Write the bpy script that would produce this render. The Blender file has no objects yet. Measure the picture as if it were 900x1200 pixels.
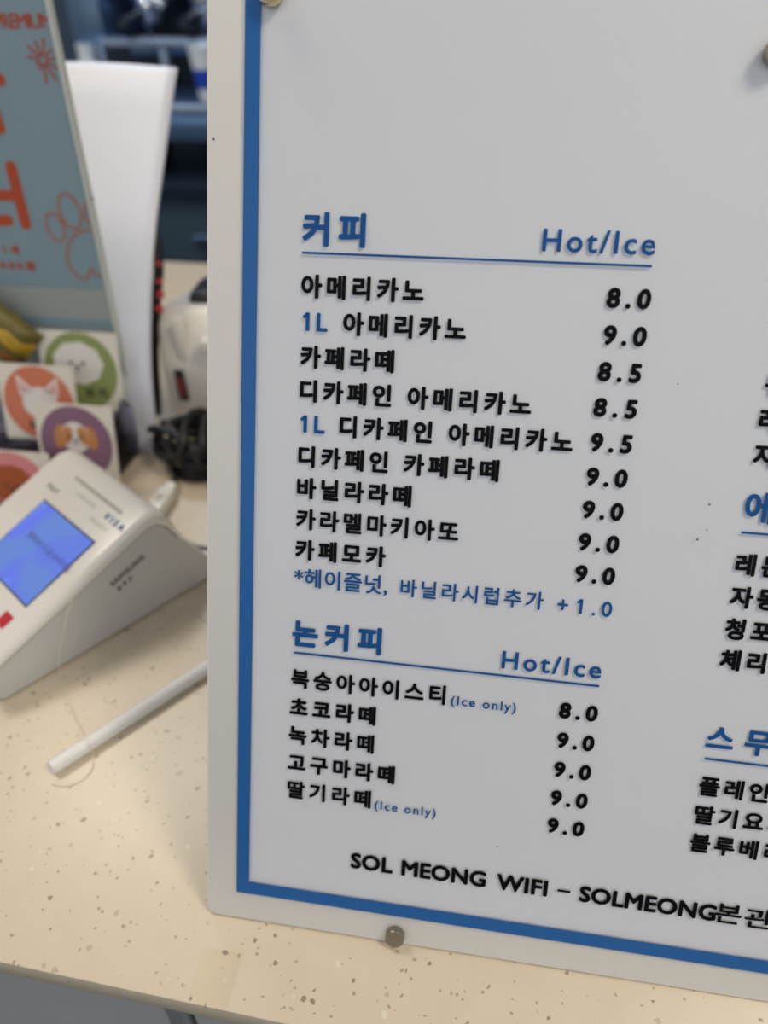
import bpy, bmesh, math, random
from mathutils import Vector, Matrix
random.seed(7)
SC = bpy.context.scene
COL = SC.collection
PI = math.pi

# ------------------------------------------------------------------ camera
F, CX, CY = 882.0, 450.0, 600.0
def unit(v): return v.normalized()
r_ = unit(-Vector((-6200 - CX, 41 - CY, F)))
v_ = Vector((245 - CX, 4430 - CY, F)); v_ = unit(v_ - r_ * (v_.dot(r_)))
n_ = r_.cross(v_)
LEAN = math.radians(24.5)
d_ = v_ * math.cos(LEAN) + n_ * math.sin(LEAN)
y_ = n_ * math.cos(LEAN) - v_ * math.sin(LEAN)
R = Matrix((r_, y_, -d_))
CAM = -(R @ Vector(((240.5 - CX) / F, (1075 - CY) / F, 1)) * 0.34)
cam_data = bpy.data.cameras.new('camera')
cam = bpy.data.objects.new('camera', cam_data); COL.objects.link(cam)
RC = Matrix((R @ Vector((1, 0, 0)), R @ Vector((0, -1, 0)), R @ Vector((0, 0, -1)))).transposed()
cam.matrix_world = Matrix.Translation(CAM) @ RC.to_4x4()
cam_data.sensor_fit = 'VERTICAL'
cam_data.sensor_height = 9.33
cam_data.lens = F / 1200 * 9.33
cam_data.clip_start = 0.01
cam_data.dof.use_dof = True
cam_data.dof.focus_distance = 0.288
cam_data.dof.aperture_fstop = 1.5
SC.camera = cam

# ------------------------------------------------------------------ world, lights, exposure
w = bpy.data.worlds.new('world'); SC.world = w; w.use_nodes = True
bg = w.node_tree.nodes['Background']
bg.inputs[0].default_value = (0.86, 0.92, 1.0, 1); bg.inputs[1].default_value = 0.95
SC.view_settings.view_transform = 'Standard'; SC.view_settings.look = 'None'
SC.view_settings.gamma = 1; SC.view_settings.exposure = 0.0
SC.view_settings.use_curve_mapping = False
def area(name, loc, target, size, power, color):
    l = bpy.data.lights.new(name, 'AREA'); l.shape = 'RECTANGLE'; l.size = size[0]; l.size_y = size[1]
    l.energy = power; l.color = color
    o = bpy.data.objects.new(name, l); COL.objects.link(o); o.location = loc
    o.rotation_euler = (Vector(target) - Vector(loc)).to_track_quat('-Z', 'Y').to_euler()
    return o
area('ceiling_or_fill_light', (1.05, -0.25, 1.66), (1.05, -0.25, 0), (0.5, 0.5), 15, (1.0, 0.90, 0.76))
area('ceiling_or_fill_light', (-0.85, 0.55, 1.66), (-0.85, 0.55, 0), (0.6, 0.6), 11, (1.0, 0.90, 0.76))
area('ceiling_or_fill_light', (-0.7, 1.45, 1.66), (-0.7, 1.45, 0), (0.6, 0.3), 10, (0.62, 0.80, 1.0))  # cool fill, added to brighten and blue the espresso machine area

# ------------------------------------------------------------------ geometry of the view (used to lay things out)
def ray(px, py): return R @ Vector(((px - CX) / F, (py - CY) / F, 1))
def atz(px, py, z=0.0):
    q = ray(px, py); return CAM + q * ((z - CAM.z) / q.z)
def aty(px, py, y):
    q = ray(px, py); return CAM + q * ((y - CAM.y) / q.y)
def onplane(px, py, P, N):
    q = ray(px, py); return CAM + q * ((P - CAM).dot(N) / q.dot(N))
BUP = Vector((0, math.sin(LEAN), math.cos(LEAN)))
BN = Vector((0, -math.cos(LEAN), math.sin(LEAN)))
def bd(px, py):
    p = onplane(px, py, Vector((0, 0, 0)), BN); return p.x, p.dot(BUP)
def proj(P):
    c = R.transposed() @ (P - CAM); return CX + F * c.x / c.z, CY + F * c.y / c.z
def bx(px, y):           # board x of image column px along the board line at height y
    a, b = 0.0, 0.4
    for _ in range(40):
        m = (a + b) / 2
        if proj(Vector((m, 0, 0)) + BUP * y)[0] < px: a = m
        else: b = m
    return a

# ------------------------------------------------------------------ materials
def nodes(m): return m.node_tree.nodes, m.node_tree.links
def mat(name, color, rough=0.5, metal=0.0, spec=0.5, coat=0.0, emit=None, noise=0.0, nscale=40, bump=0.0, bscale=200, trans=0.0):
    m = bpy.data.materials.new(name); m.use_nodes = True
    N, L = nodes(m); b = N['Principled BSDF']
    b.inputs['Base Color'].default_value = (*color, 1)
    b.inputs['Roughness'].default_value = rough
    b.inputs['Metallic'].default_value = metal
    b.inputs['Specular IOR Level'].default_value = spec
    b.inputs['Coat Weight'].default_value = coat
    b.inputs['Transmission Weight'].default_value = trans
    tc = N.new('ShaderNodeTexCoord')
    if noise > 0:
        n = N.new('ShaderNodeTexNoise'); n.inputs['Scale'].default_value = nscale; n.inputs['Detail'].default_value = 4
        mx = N.new('ShaderNodeMix'); mx.data_type = 'RGBA'
        mx.inputs[6].default_value = (*[c * (1 - noise) for c in color], 1)
        mx.inputs[7].default_value = (*[min(1, c * (1 + noise)) for c in color], 1)
        L.new(tc.outputs['Object'], n.inputs['Vector']); L.new(n.outputs['Fac'], mx.inputs[0]); L.new(mx.outputs[2], b.inputs['Base Color'])
    if bump > 0:
        n2 = N.new('ShaderNodeTexNoise'); n2.inputs['Scale'].default_value = bscale; n2.inputs['Detail'].default_value = 3
        bp = N.new('ShaderNodeBump'); bp.inputs['Strength'].default_value = bump; bp.inputs['Distance'].default_value = 0.001
        L.new(tc.outputs['Object'], n2.inputs['Vector']); L.new(n2.outputs['Fac'], bp.inputs['Height']); L.new(bp.outputs['Normal'], b.inputs['Normal'])
    if emit:
        b.inputs['Emission Color'].default_value = (*emit[0], 1); b.inputs['Emission Strength'].default_value = emit[1]
    return m
def clear(name, tint=(1, 1, 1), rough=0.05, fac=1.0):
    m = bpy.data.materials.new(name); m.use_nodes = True
    N, L = nodes(m); N.remove(N['Principled BSDF'])
    out = N['Material Output']; t = N.new('ShaderNodeBsdfTransparent'); g = N.new('ShaderNodeBsdfGlossy')
    fr = N.new('ShaderNodeFresnel'); fr.inputs['IOR'].default_value = 1.3; ml = N.new('ShaderNodeMath'); ml.operation = 'MULTIPLY'; ml.inputs[1].default_value = fac
    mx = N.new('ShaderNodeMixShader')
    t.inputs[0].default_value = (*tint, 1); g.inputs['Roughness'].default_value = rough
    L.new(fr.outputs[0], ml.inputs[0]); L.new(ml.outputs[0], mx.inputs[0]); L.new(t.outputs[0], mx.inputs[1]); L.new(g.outputs[0], mx.inputs[2]); L.new(mx.outputs[0], out.inputs[0])
    return m
M = {}
M['cream'] = mat('cream acrylic', (0.80, 0.775, 0.73), 0.45, noise=0.02, bump=0.02)
M['white_print'] = mat('white printed sheet', (0.785, 0.795, 0.825), 0.5, noise=0.012, nscale=12)
M['blue'] = mat('blue print', (0.008, 0.13, 0.42), 0.45)
M['blue_text'] = mat('blue lettering print', (0.010, 0.10, 0.33), 0.6, spec=0.15)
M['black'] = mat('black print', (0.003, 0.003, 0.0035), 0.6, spec=0.08)
M['clear'] = clear('clear acrylic', rough=0.12, fac=0.18)
M['steel'] = mat('brushed steel', (0.34, 0.31, 0.26), 0.38, 1.0, noise=0.08)
M['brass'] = mat('warm steel', (0.75, 0.62, 0.38), 0.25, 1.0)
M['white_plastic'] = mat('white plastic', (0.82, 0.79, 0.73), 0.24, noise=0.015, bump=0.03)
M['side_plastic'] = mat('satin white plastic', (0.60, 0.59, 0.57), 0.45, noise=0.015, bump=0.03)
M['printer'] = mat('ivory plastic', (0.86, 0.81, 0.73), 0.4, noise=0.02, bump=0.05)
M['grey_print'] = mat('grey lettering', (0.22, 0.21, 0.20), 0.6)
M['pale_print'] = mat('pale grey lettering', (0.45, 0.43, 0.40), 0.6)
M['blk'] = mat('black rubber', (0.010, 0.010, 0.012), 0.42, noise=0.1)
M['blkgloss'] = mat('black gloss plastic', (0.03, 0.028, 0.028), 0.25)
M['red'] = mat('red plastic', (0.55, 0.03, 0.05), 0.35)
M['tube'] = mat('white plastic tube', (0.86, 0.855, 0.83), 0.35, noise=0.02, bump=0.1)
M['thread'] = mat('clear nylon thread', (0.88, 0.80, 0.62), 0.3)
M['poster'] = mat('blue grey poster print', (0.225, 0.33, 0.385), 0.5, noise=0.03, nscale=6)
M['poster_band'] = mat('pale poster band', (0.34, 0.38, 0.38), 0.5, noise=0.05, nscale=20)
M['orange'] = mat('orange red print', (0.45, 0.065, 0.02), 0.5)
M['orange_line'] = mat('faded orange line', (0.42, 0.16, 0.10), 0.5)
M['edge'] = mat('frosted acrylic edge', (0.55, 0.60, 0.56), 0.3)
M['sheet'] = mat('white plastic sheet', (0.72, 0.74, 0.83), 0.4, noise=0.01)
M['card'] = mat('cream card', (0.80, 0.76, 0.66), 0.5)
M['g'] = mat('olive green print', (0.28, 0.34, 0.11), 0.5)
M['o'] = mat('coral print', (0.66, 0.20, 0.11), 0.5)
M['p'] = mat('mauve print', (0.26, 0.13, 0.21), 0.5)
M['pk'] = mat('pink print', (0.72, 0.26, 0.27), 0.5)
M['furw'] = mat('white fur print', (0.82, 0.78, 0.74), 0.6)
M['furb'] = mat('rust brown fur print', (0.40, 0.09, 0.02), 0.6, noise=0.1, nscale=300)
M['furo'] = mat('ginger fur print', (0.60, 0.26, 0.08), 0.6)
M['earpink'] = mat('pink ear print', (0.75, 0.42, 0.40), 0.6)
M['ink'] = mat('dark ink', (0.04, 0.035, 0.03), 0.6)
M['lilac'] = clear('lilac acrylic', (0.80, 0.80, 0.92), 0.1, 1.5)
M['gold'] = mat('golden foil', (0.50, 0.32, 0.03), 0.42, 0.2, noise=0.5, nscale=45)
M['olive'] = mat('olive foil', (0.15, 0.12, 0.03), 0.45, 0.2, noise=0.3, nscale=60)
M['rim'] = mat('brick red foil', (0.35, 0.09, 0.03), 0.3, 0.4)
M['machine'] = mat('blue grey steel', (0.20, 0.33, 0.56), 0.3, 0.85, noise=0.15, nscale=8)
M['machine_light'] = mat('pale blue steel', (0.40, 0.52, 0.72), 0.3, 0.7, noise=0.1, nscale=8)
M['chrome'] = mat('chrome', (0.8, 0.85, 0.9), 0.12, 1.0)
M['machine_dark'] = mat('dark enamel', (0.012, 0.022, 0.045), 0.3)
M['teal'] = mat('dark slate panel', (0.055, 0.095, 0.135), 0.35, noise=0.1, nscale=4)
M['cupwhite'] = mat('cup white paper', (0.75, 0.85, 0.95), 0.5)
M['cupblue'] = mat('cup blue print', (0.01, 0.07, 0.55), 0.5)
M['cabinet'] = mat('grey cabinet laminate', (0.50, 0.50, 0.51), 0.45, noise=0.03, nscale=5)
M['alu'] = mat('aluminium profile', (0.6, 0.62, 0.64), 0.35, 0.8)
M['wall'] = mat('slate blue wall paint', (0.06, 0.09, 0.14), 0.8, noise=0.08, nscale=3, bump=0.1)
M['sidewall'] = mat('off white wall paint', (0.6, 0.6, 0.6), 0.8, noise=0.03, nscale=3, bump=0.1)
M['floor'] = mat('dark floor tile', (0.12, 0.12, 0.12), 0.5, noise=0.1, nscale=6)
M['ceiling'] = mat('white ceiling paint', (0.7, 0.7, 0.68), 0.9, noise=0.02, nscale=3)
M['lamp'] = mat('lamp diffuser', (0.9, 0.9, 0.85), 0.5, emit=((1.0, 0.88, 0.72), 3.0))
M['tape'] = clear('clear tape', (0.992, 0.99, 0.985), 0.2, 0.5)
M['scr_text'] = mat('dark blue screen text', (0.10, 0.15, 0.45), 0.5)
M['lcd_off'] = mat('screen bezel', (0.06, 0.06, 0.08), 0.3)

def screen_mat():
    m = bpy.data.materials.new('lit blue screen'); m.use_nodes = True
    N, L = nodes(m); b = N['Principled BSDF']; b.inputs['Base Color'].default_value = (0.02, 0.03, 0.08, 1); b.inputs['Roughness'].default_value = 0.25
    tc = N.new('ShaderNodeTexCoord'); n = N.new('ShaderNodeTexNoise'); n.inputs['Scale'].default_value = 28; n.inputs['Detail'].default_value = 1
    cr = N.new('ShaderNodeValToRGB'); cr.color_ramp.elements[0].position = 0.32; cr.color_ramp.elements[0].color = (0.15, 0.27, 0.72, 1)
    cr.color_ramp.elements[1].position = 0.5; cr.color_ramp.elements[1].color = (0.14, 0.20, 0.90, 1)
    e = cr.color_ramp.elements.new(0.7); e.color = (0.20, 0.36, 0.92, 1)
    L.new(tc.outputs['Object'], n.inputs['Vector']); L.new(n.outputs['Fac'], cr.inputs[0]); L.new(cr.outputs[0], b.inputs['Emission Color'])
    b.inputs['Emission Strength'].default_value = 0.82
    return m
M['screen'] = screen_mat()

def quartz_mat():
    m = bpy.data.materials.new('cream quartz with specks'); m.use_nodes = True
    N, L = nodes(m); b = N['Principled BSDF']; b.inputs['Roughness'].default_value = 0.32
    tc = N.new('ShaderNodeTexCoord')
    def mixc(fac, a, c):
        x = N.new('ShaderNodeMix'); x.data_type = 'RGBA'; L.new(fac, x.inputs[0])
        if isinstance(a, tuple): x.inputs[6].default_value = (*a, 1)
        else: L.new(a, x.inputs[6])
        if isinstance(c, tuple): x.inputs[7].default_value = (*c, 1)
        else: L.new(c, x.inputs[7])
        return x.outputs[2]
    n = N.new('ShaderNodeTexNoise'); n.inputs['Scale'].default_value = 60; n.inputs['Detail'].default_value = 5; L.new(tc.outputs['Object'], n.inputs['Vector'])
    base = mixc(n.outputs['Fac'], (0.64, 0.54, 0.405), (0.70, 0.605, 0.465))
    # distort the coordinates so specks are uneven
    nd = N.new('ShaderNodeTexNoise'); nd.inputs['Scale'].default_value = 500; L.new(tc.outputs['Object'], nd.inputs['Vector'])
    vm = N.new('ShaderNodeVectorMath'); vm.operation = 'SCALE'; vm.inputs['Scale'].default_value = 0.0022; L.new(nd.outputs['Color'], vm.inputs[0])
    va = N.new('ShaderNodeVectorMath'); va.operation = 'ADD'; L.new(tc.outputs['Object'], va.inputs[0]); L.new(vm.outputs[0], va.inputs[1])
    cur = base
    for scale, rad, keep, colr, off in ((260, 0.36, 0.82, (0.30, 0.235, 0.16), 0.0), (190, 0.33, 0.78, (0.52, 0.44, 0.31), 3.1), (400, 0.38, 0.78, (0.40, 0.32, 0.22), 7.7), (130, 0.26, 0.86, (0.74, 0.67, 0.54), 11.3)):
        sh = N.new('ShaderNodeVectorMath'); sh.operation = 'ADD'; sh.inputs[1].default_value = (off, off * 1.7, 0); L.new(va.outputs[0], sh.inputs[0])
        fl = N.new('ShaderNodeVectorMath'); fl.operation = 'MULTIPLY'; fl.inputs[1].default_value = (1, 1, 1); L.new(sh.outputs[0], fl.inputs[0])
        vo = N.new('ShaderNodeTexVoronoi'); vo.inputs['Scale'].default_value = scale; vo.inputs['Randomness'].default_value = 1.0; L.new(fl.outputs[0], vo.inputs['Vector'])
        sp = N.new('ShaderNodeSeparateColor'); L.new(vo.outputs['Color'], sp.inputs[0])
        gt = N.new('ShaderNodeMath'); gt.operation = 'GREATER_THAN'; gt.inputs[1].default_value = keep; L.new(sp.outputs[0], gt.inputs[0])
        rr = N.new('ShaderNodeMath'); rr.operation = 'MULTIPLY'; rr.inputs[1].default_value = rad; L.new(sp.outputs[1], rr.inputs[0])
        df = N.new('ShaderNodeMath'); df.operation = 'SUBTRACT'; L.new(rr.outputs[0], df.inputs[0]); L.new(vo.outputs['Distance'], df.inputs[1])
        ed = N.new('ShaderNodeMapRange'); ed.inputs['From Min'].default_value = 0.0; ed.inputs['From Max'].default_value = 0.05; L.new(df.outputs[0], ed.inputs['Value'])
        mm = N.new('ShaderNodeMath'); mm.operation = 'MULTIPLY'; L.new(ed.outputs[0], mm.inputs[0]); L.new(gt.outputs[0], mm.inputs[1])
        cur = mixc(mm.outputs[0], cur, colr)
    L.new(cur, b.inputs['Base Color'])
    return m
M['quartz'] = quartz_mat()

# ------------------------------------------------------------------ helpers
def obj(name, bm, m, parent=None, smooth=False, local=True):
    me = bpy.data.meshes.new(name)
    if isinstance(bm, bmesh.types.BMesh):
        bmesh.ops.recalc_face_normals(bm, faces=bm.faces[:]); bm.to_mesh(me); bm.free()
    else: me = bm; me.name = name
    me.materials.clear(); me.materials.append(M[m] if isinstance(m, str) else m)
    if smooth:
        me.polygons.foreach_set('use_smooth', [True] * len(me.polygons))
        me.set_sharp_from_angle(angle=math.radians(38))
    o = bpy.data.objects.new(name, me); COL.objects.link(o)
    if parent is not None: o.parent = parent
    return o
def thing(name, label, cat, loc=(0, 0, 0), rot=None, group=None):
    o = bpy.data.objects.new(name, None); COL.objects.link(o); o.empty_display_size = 0.02
    o.location = loc
    if rot is not None: o.rotation_euler = rot
    return tag(o, label, cat, group)
def tag(o, label, cat, group=None):
    o['label'] = label; o['category'] = cat
    if group: o['group'] = group
    return o
def struct(o): o['kind'] = 'structure'; return o
def box(bm, x0, x1, y0, y1, z0, z1, bev=0.0, seg=2):
    vs = [bm.verts.new((x, y, z)) for x in (x0, x1) for y in (y0, y1) for z in (z0, z1)]
    f = [(0, 1, 3, 2), (4, 6, 7, 5), (0, 4, 5, 1), (2, 3, 7, 6), (0, 2, 6, 4), (1, 5, 7, 3)]
    fs = [bm.faces.new([vs[i] for i in q]) for q in f]
    if bev > 0:
        es = list({e for q in fs for e in q.edges})
        bmesh.ops.bevel(bm, geom=es, offset=bev, segments=seg, profile=0.5, affect='EDGES')
    return bm
def boxm(*a, **k): return box(bmesh.new(), *a, **k)
def prism(pts, z0, z1, bev=0.0, seg=2, bm=None):
    """closed 2-D outline extruded along z"""
    bm = bm or bmesh.new()
    a = [bm.verts.new((x, y, z0)) for x, y in pts]; b = [bm.verts.new((x, y, z1)) for x, y in pts]
    n = len(pts); fs = [bm.faces.new(a[::-1]), bm.faces.new(b)]
    for i in range(n): fs.append(bm.faces.new((a[i], a[(i + 1) % n], b[(i + 1) % n], b[i])))
    if bev > 0:
        es = [e for e in fs[1].edges] + [e for e in fs[0].edges]
        bmesh.ops.bevel(bm, geom=es, offset=bev, segments=seg, profile=0.5, affect='EDGES')
    return bm
def rrect(x0, x1, y0, y1, r, n=6):
    pts = []
    for cx, cy, a0 in ((x1 - r, y1 - r, 0), (x0 + r, y1 - r, 90), (x0 + r, y0 + r, 180), (x1 - r, y0 + r, 270)):
        for i in range(n + 1):
            a = math.radians(a0 + 90 * i / n); pts.append((cx + r * math.cos(a), cy + r * math.sin(a)))
    return pts
def ell(cx, cy, rx, ry, n=40, rot=0, wob=0, k=0):
    out = []
    for i in range(n):
        a = 2 * PI * i / n; q = 1 + wob * math.cos(k * a)
        x, y = rx * q * math.cos(a), ry * q * math.sin(a)
        out.append((cx + x * math.cos(rot) - y * math.sin(rot), cy + x * math.sin(rot) + y * math.cos(rot)))
    return out
def tube(pts, r, n=10, bm=None, closed=False, cap=True, rads=None):
    bm = bm or bmesh.new(); P = [Vector(p) for p in pts]; rings = []; N = len(P)
    up = None
    for i, p in enumerate(P):
        if closed: t = P[(i + 1) % N] - P[i - 1]
        else: t = P[min(i + 1, N - 1)] - P[max(i - 1, 0)]
        t.normalize()
        if up is None: up = t.orthogonal().normalized()
        up = (up - t * up.dot(t)).normalized(); b = t.cross(up)
        rr = rads[i] if rads else r
        rings.append([bm.verts.new(p + (up * math.cos(2 * PI * k / n) + b * math.sin(2 * PI * k / n)) * rr) for k in range(n)])
    for i in range(N if closed else N - 1):
        A, B = rings[i], rings[(i + 1) % N]
        for k in range(n): bm.faces.new((A[k], A[(k + 1) % n], B[(k + 1) % n], B[k]))
    if not closed and cap: bm.faces.new(rings[0][::-1]); bm.faces.new(rings[-1])
    return bm
def spline(pts, k=8):
    P = [Vector(p) for p in pts]; out = []
    for i in range(len(P) - 1):
        p0, p1, p2, p3 = P[max(i - 1, 0)], P[i], P[i + 1], P[min(i + 2, len(P) - 1)]
        for j in range(k):
            t = j / k
            out.append(0.5 * ((2 * p1) + (p2 - p0) * t + (2 * p0 - 5 * p1 + 4 * p2 - p3) * t * t + (3 * p1 - p0 - 3 * p2 + p3) * t ** 3))
    out.append(P[-1]); return out
def lathe(prof, n=32, bm=None, c=(0, 0, 0)):
    bm = bm or bmesh.new(); c = Vector(c); rings = []
    for r, z in prof: rings.append([bm.verts.new(c + Vector((r * math.cos(2 * PI * k / n), r * math.sin(2 * PI * k / n), z))) for k in range(n)])
    for A, B in zip(rings, rings[1:]):
        for k in range(n): bm.faces.new((A[k], A[(k + 1) % n], B[(k + 1) % n], B[k]))
    bm.faces.new(rings[0][::-1]); bm.faces.new(rings[-1]); return bm
def polyline_ribbon(pts, wd, z0, z1, closed=False):
    """flat line of given width following 2-D points"""
    bm = bmesh.new(); P = [Vector((x, y)) for x, y in pts]; N = len(P); rows = []
    for i in range(N):
        a = P[i - 1] if (closed or i) else P[i]; b = P[(i + 1) % N] if (closed or i < N - 1) else P[i]
        t = (b - a).normalized(); q = Vector((-t.y, t.x)) * wd / 2
        rows.append([bm.verts.new((*(P[i] + s * q), z)) for s, z in ((1, z0), (1, z1), (-1, z1), (-1, z0))])
    for i in range(N if closed else N - 1):
        A, B = rows[i], rows[(i + 1) % N]
        for k in range(4): bm.faces.new((A[k], A[(k + 1) % 4], B[(k + 1) % 4], B[k]))
    if not closed: bm.faces.new(rows[0]); bm.faces.new(rows[-1][::-1])
    return bm
def text_raw(body, space=1.0):
    """flat outline triangles of the writing: vertices, faces"""
    c = bpy.data.curves.new('t', 'FONT'); c.body = body; c.size = 1; c.space_character = space; c.resolution_u = 3
    o = bpy.data.objects.new('t', c); COL.objects.link(o); bpy.context.view_layer.update()
    me = bpy.data.meshes.new_from_object(o.evaluated_get(bpy.context.evaluated_depsgraph_get()))
    V = [(v.co.x, v.co.y) for v in me.vertices]; Fc = [tuple(p.vertices) for p in me.polygons]
    bpy.data.objects.remove(o); bpy.data.curves.remove(c); bpy.data.meshes.remove(me)
    if body[0] == '1':      # a figure one with a flag
        x0 = min(v[0] for v in V); h = max(v[1] for v in V)
        n = len(V); V += [(x0 - .14, h * .80), (x0 - .09, h * .72), (x0 + .06, h * .86), (x0 + .06, h), (x0 - 0.0, h)]; Fc.append((n, n + 1, n + 2, n + 3, n + 4))
    return V, Fc
def text_fit(body, x0, x1, y0, y1, z, m, parent, off=0.02, thick=0.0002, shear=0.0, frame=None, name='lettering'):
    """lettering whose bounding box fills x0..x1, y0..y1 (letter spacing takes up part of the width); off thickens the strokes"""
    def ext(V, i): q = [v[i] for v in V]; return min(q) - off, max(q) + off
    if m == 'black' and off > .03 and set(body) & set('블플딸복녹멜'): off = 0.036
    V, Fc = text_raw(body); ya, yb = ext(V, 1); xa, xb = ext(V, 0)
    sy = (y1 - y0) / (yb - ya); nat = (xb - xa) * sy; want = x1 - x0
    if len(body) > 1:
        V2, F2 = text_raw(body, 1.2); a2, b2 = ext(V2, 0); w2 = (b2 - a2) * sy
        sp = 1 + 0.2 * (want - nat) / max(1e-9, (w2 - nat)); sp = min(max(sp, 0.9), 1.6)
        V, Fc = text_raw(body, sp); xa, xb = ext(V, 0)
    sx = want / (xb - xa); dirs = [(0, 0)]
    if off > 0: dirs += [(off * math.cos(i * PI / 6 + .2), off * math.sin(i * PI / 6 + .2)) for i in range(12)]
    vs, fs = [], []
    for k_, (dx, dy) in enumerate(dirs):
        n = len(vs); zz = z + thick * (1 - 0.02 * k_)
        for vx, vy in V:
            x = x0 + (vx + dx - xa) * sx; y = y0 + (vy + dy - ya) * sy; x += shear * (y - y0)
            p = Vector((x, y, zz)); vs.append(frame @ p if frame else p)
        fs += [tuple(i + n for i in f) for f in Fc]
    me = bpy.data.meshes.new(name); me.from_pydata(vs, [], fs); me.update()
    return obj(name, me, m, parent)

# ================================================================== SETTING
CEIL, FLOOR = 1.70, -0.93
struct(obj('floor', boxm(-2.6, 2.6, -2.6, 2.35, FLOOR - 0.05, FLOOR), 'floor'))
struct(obj('ceiling', boxm(-2.6, 2.6, -1.6, 2.35, CEIL, CEIL + 0.05), 'ceiling'))
struct(obj('wall_back', boxm(-2.6, 2.6, 2.3, 2.35, FLOOR, CEIL), 'wall'))
struct(obj('wall_left', boxm(-2.6, -2.55, -1.6, 2.3, FLOOR, CEIL), 'sidewall'))
struct(obj('wall_right', boxm(2.55, 2.6, -1.6, 2.3, FLOOR, CEIL), 'sidewall'))
struct(obj('front_light_blocker', boxm(-2.6, 2.6, -1.66, -1.6, FLOOR, 0.32), 'sidewall'))  # unseen low wall, added to cut level light coming from the front
for (x, y, sx, sy) in ((1.05, -0.25, 0.5, 0.5), (-0.85, 0.55, 0.6, 0.6), (-0.7, 1.45, 0.6, 0.3)):
    t = thing('ceiling_or_fill_lamp', 'square white ceiling lamp ' + ('above the menu board' if x > 0 else 'above the card rack' if y < 1 else 'added as cool fill over the espresso machine'), 'lamp', (x, y, CEIL))  # the one over the espresso machine is an added fill fixture
    obj('frame', boxm(-sx / 2 - .02, sx / 2 + .02, -sy / 2 - .02, sy / 2 + .02, -0.02, 0, 0.003), 'alu', t)
    obj('diffuser', boxm(-sx / 2, sx / 2, -sy / 2, sy / 2, -0.024, -0.0205), 'lamp', t)

# ------------------------------------------------------------------ service counter
e0 = atz(0, 1128); e1 = atz(300, 1193)
cang = math.atan2(e1.y - e0.y, e1.x - e0.x)
ct = thing('worktop', 'cream speckled quartz worktop under the menu board and card reader', 'countertop', (e0.x, e0.y, 0), (0, 0, cang))
TOPT = 0.013
obj('slab', boxm(-1.3, 1.6, 0.0, 0.86, -TOPT, 0, 0.0012, 2), 'quartz', ct, True)
cb = thing('counter_cabinet', 'grey laminate cabinet below the cream worktop edge', 'cabinet', (e0.x, e0.y, FLOOR), (0, 0, cang))
H = -TOPT - FLOOR
obj('body', boxm(-1.28, 1.58, 0.03, 0.84, 0.0, H, 0.002), 'cabinet', cb)
jx = 0.068
for a, b in ((-1.28, -0.62), (-0.617, jx - 0.006), (jx + 0.006, 0.75), (0.753, 1.58)):
    obj('front_panel', boxm(a, b, 0.012, 0.0298, 0.08, H - 0.002, 0.0015), 'cabinet', cb)
st = obj('edge_strip', boxm(jx - 0.0045, jx + 0.0045, 0.008, 0.0298, 0.08, H - 0.002, 0.001), 'alu', cb); st['label'] = 'pale metal strip between the front panels'

# ================================================================== MENU BOARD
mb = thing('menu_board', 'large white menu board with blue border and Korean drink prices, leaning on the worktop', 'menu board', (0, 0, 0), (PI / 2 - LEAN, 0, 0))
BW, BH = 0.372, 0.412
obj('backing_panel', prism(rrect(0.0006, BW, 0.0018, BH, 0.0035), -0.004, -0.0012, 0.0005), 'cream', mb, True)
sx0, sy0 = 0.0146, 0.0160
obj('printed_sheet', prism(rrect(sx0 + .0004, BW - 0.0146, sy0 + .0004, BH - 0.0155, 0.001), -0.00115, -0.0009), 'white_print', mb)
ix0, iy0 = 0.0202, 0.0220
def frame_mesh(ox0, ox1, oy0, oy1, tx, ty, z0, z1):
    bm = bmesh.new()
    O = [(ox0, oy0), (ox1, oy0), (ox1, oy1), (ox0, oy1)]; I = [(ox0 + tx, oy0 + ty), (ox1 - tx, oy0 + ty), (ox1 - tx, oy1 - ty), (ox0 + tx, oy1 - ty)]
    V = [[bm.verts.new((*p, z)) for p in L_] for L_, z in ((O, z0), (I, z0), (I, z1), (O, z1))]
    for i in range(4):
        for a in range(4): bm.faces.new((V[a][i], V[a][(i + 1) % 4], V[(a + 1) % 4][(i + 1) % 4], V[(a + 1) % 4][i]))
    return bm
obj('border', frame_mesh(sx0, BW - 0.0146, sy0, BH - 0.0155, ix0 - sx0, iy0 - sy0, -0.0001, 0.0), 'blue', mb)['label'] = 'bright blue printed border'
fr = obj('clear_face', prism(rrect(sx0 - .0002, BW - 0.0144, sy0 - .0002, BH - 0.0153, 0.001), -0.0008, 0.0005), 'clear', mb)
fr['label'] = 'clear acrylic cover sheet'
def line(x0, x1, y):
    obj('underline', boxm(x0, x1, y - 0.0004, y + 0.0004, -0.0001, 0.0), 'blue_text', mb)
a, b = bd(354, 296), bd(764, 312); line(a[0], b[0], (a[1] + b[1]) / 2)
u3 = b[0] - a[0]
a, b = bd(344, 763.5), bd(702, 805.5); line(a[0], b[0], (a[1] + b[1]) / 2)
a = bd(869, 624); line(a[0], a[0] + u3, a[1])
a = bd(826, 889); line(a[0], a[0] + u3, a[1])
HG = 0.00845
def T(body, pl, pr, ytop, h=HG, m='black', off=0.043, x0=None, x1=None, sh=0.0):
    yb = ytop / 1000 - h; ym = ytop / 1000 - h / 2
    if x0 is None: x0 = bx(pl, ym)
    if x1 is None: x1 = bx(pr, ym)
    text_fit(body, x0, x1, yb, yb + h, -0.0001, m, mb, off, 0.0001, sh)
HH = 0.0117
T('커피', 354.5, 428.5, 301.2, HH, 'blue_text', 0.042)
T('Hot/Ice', 636, 768.5, 298.2, 0.0076, 'blue_text', 0.018)
R1 = [279.9, 267.4, 254.8, 242.3, 229.9, 217.5, 205.2, 192.9, 180.6]
T('아메리카노', 353, 497, R1[0])
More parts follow.
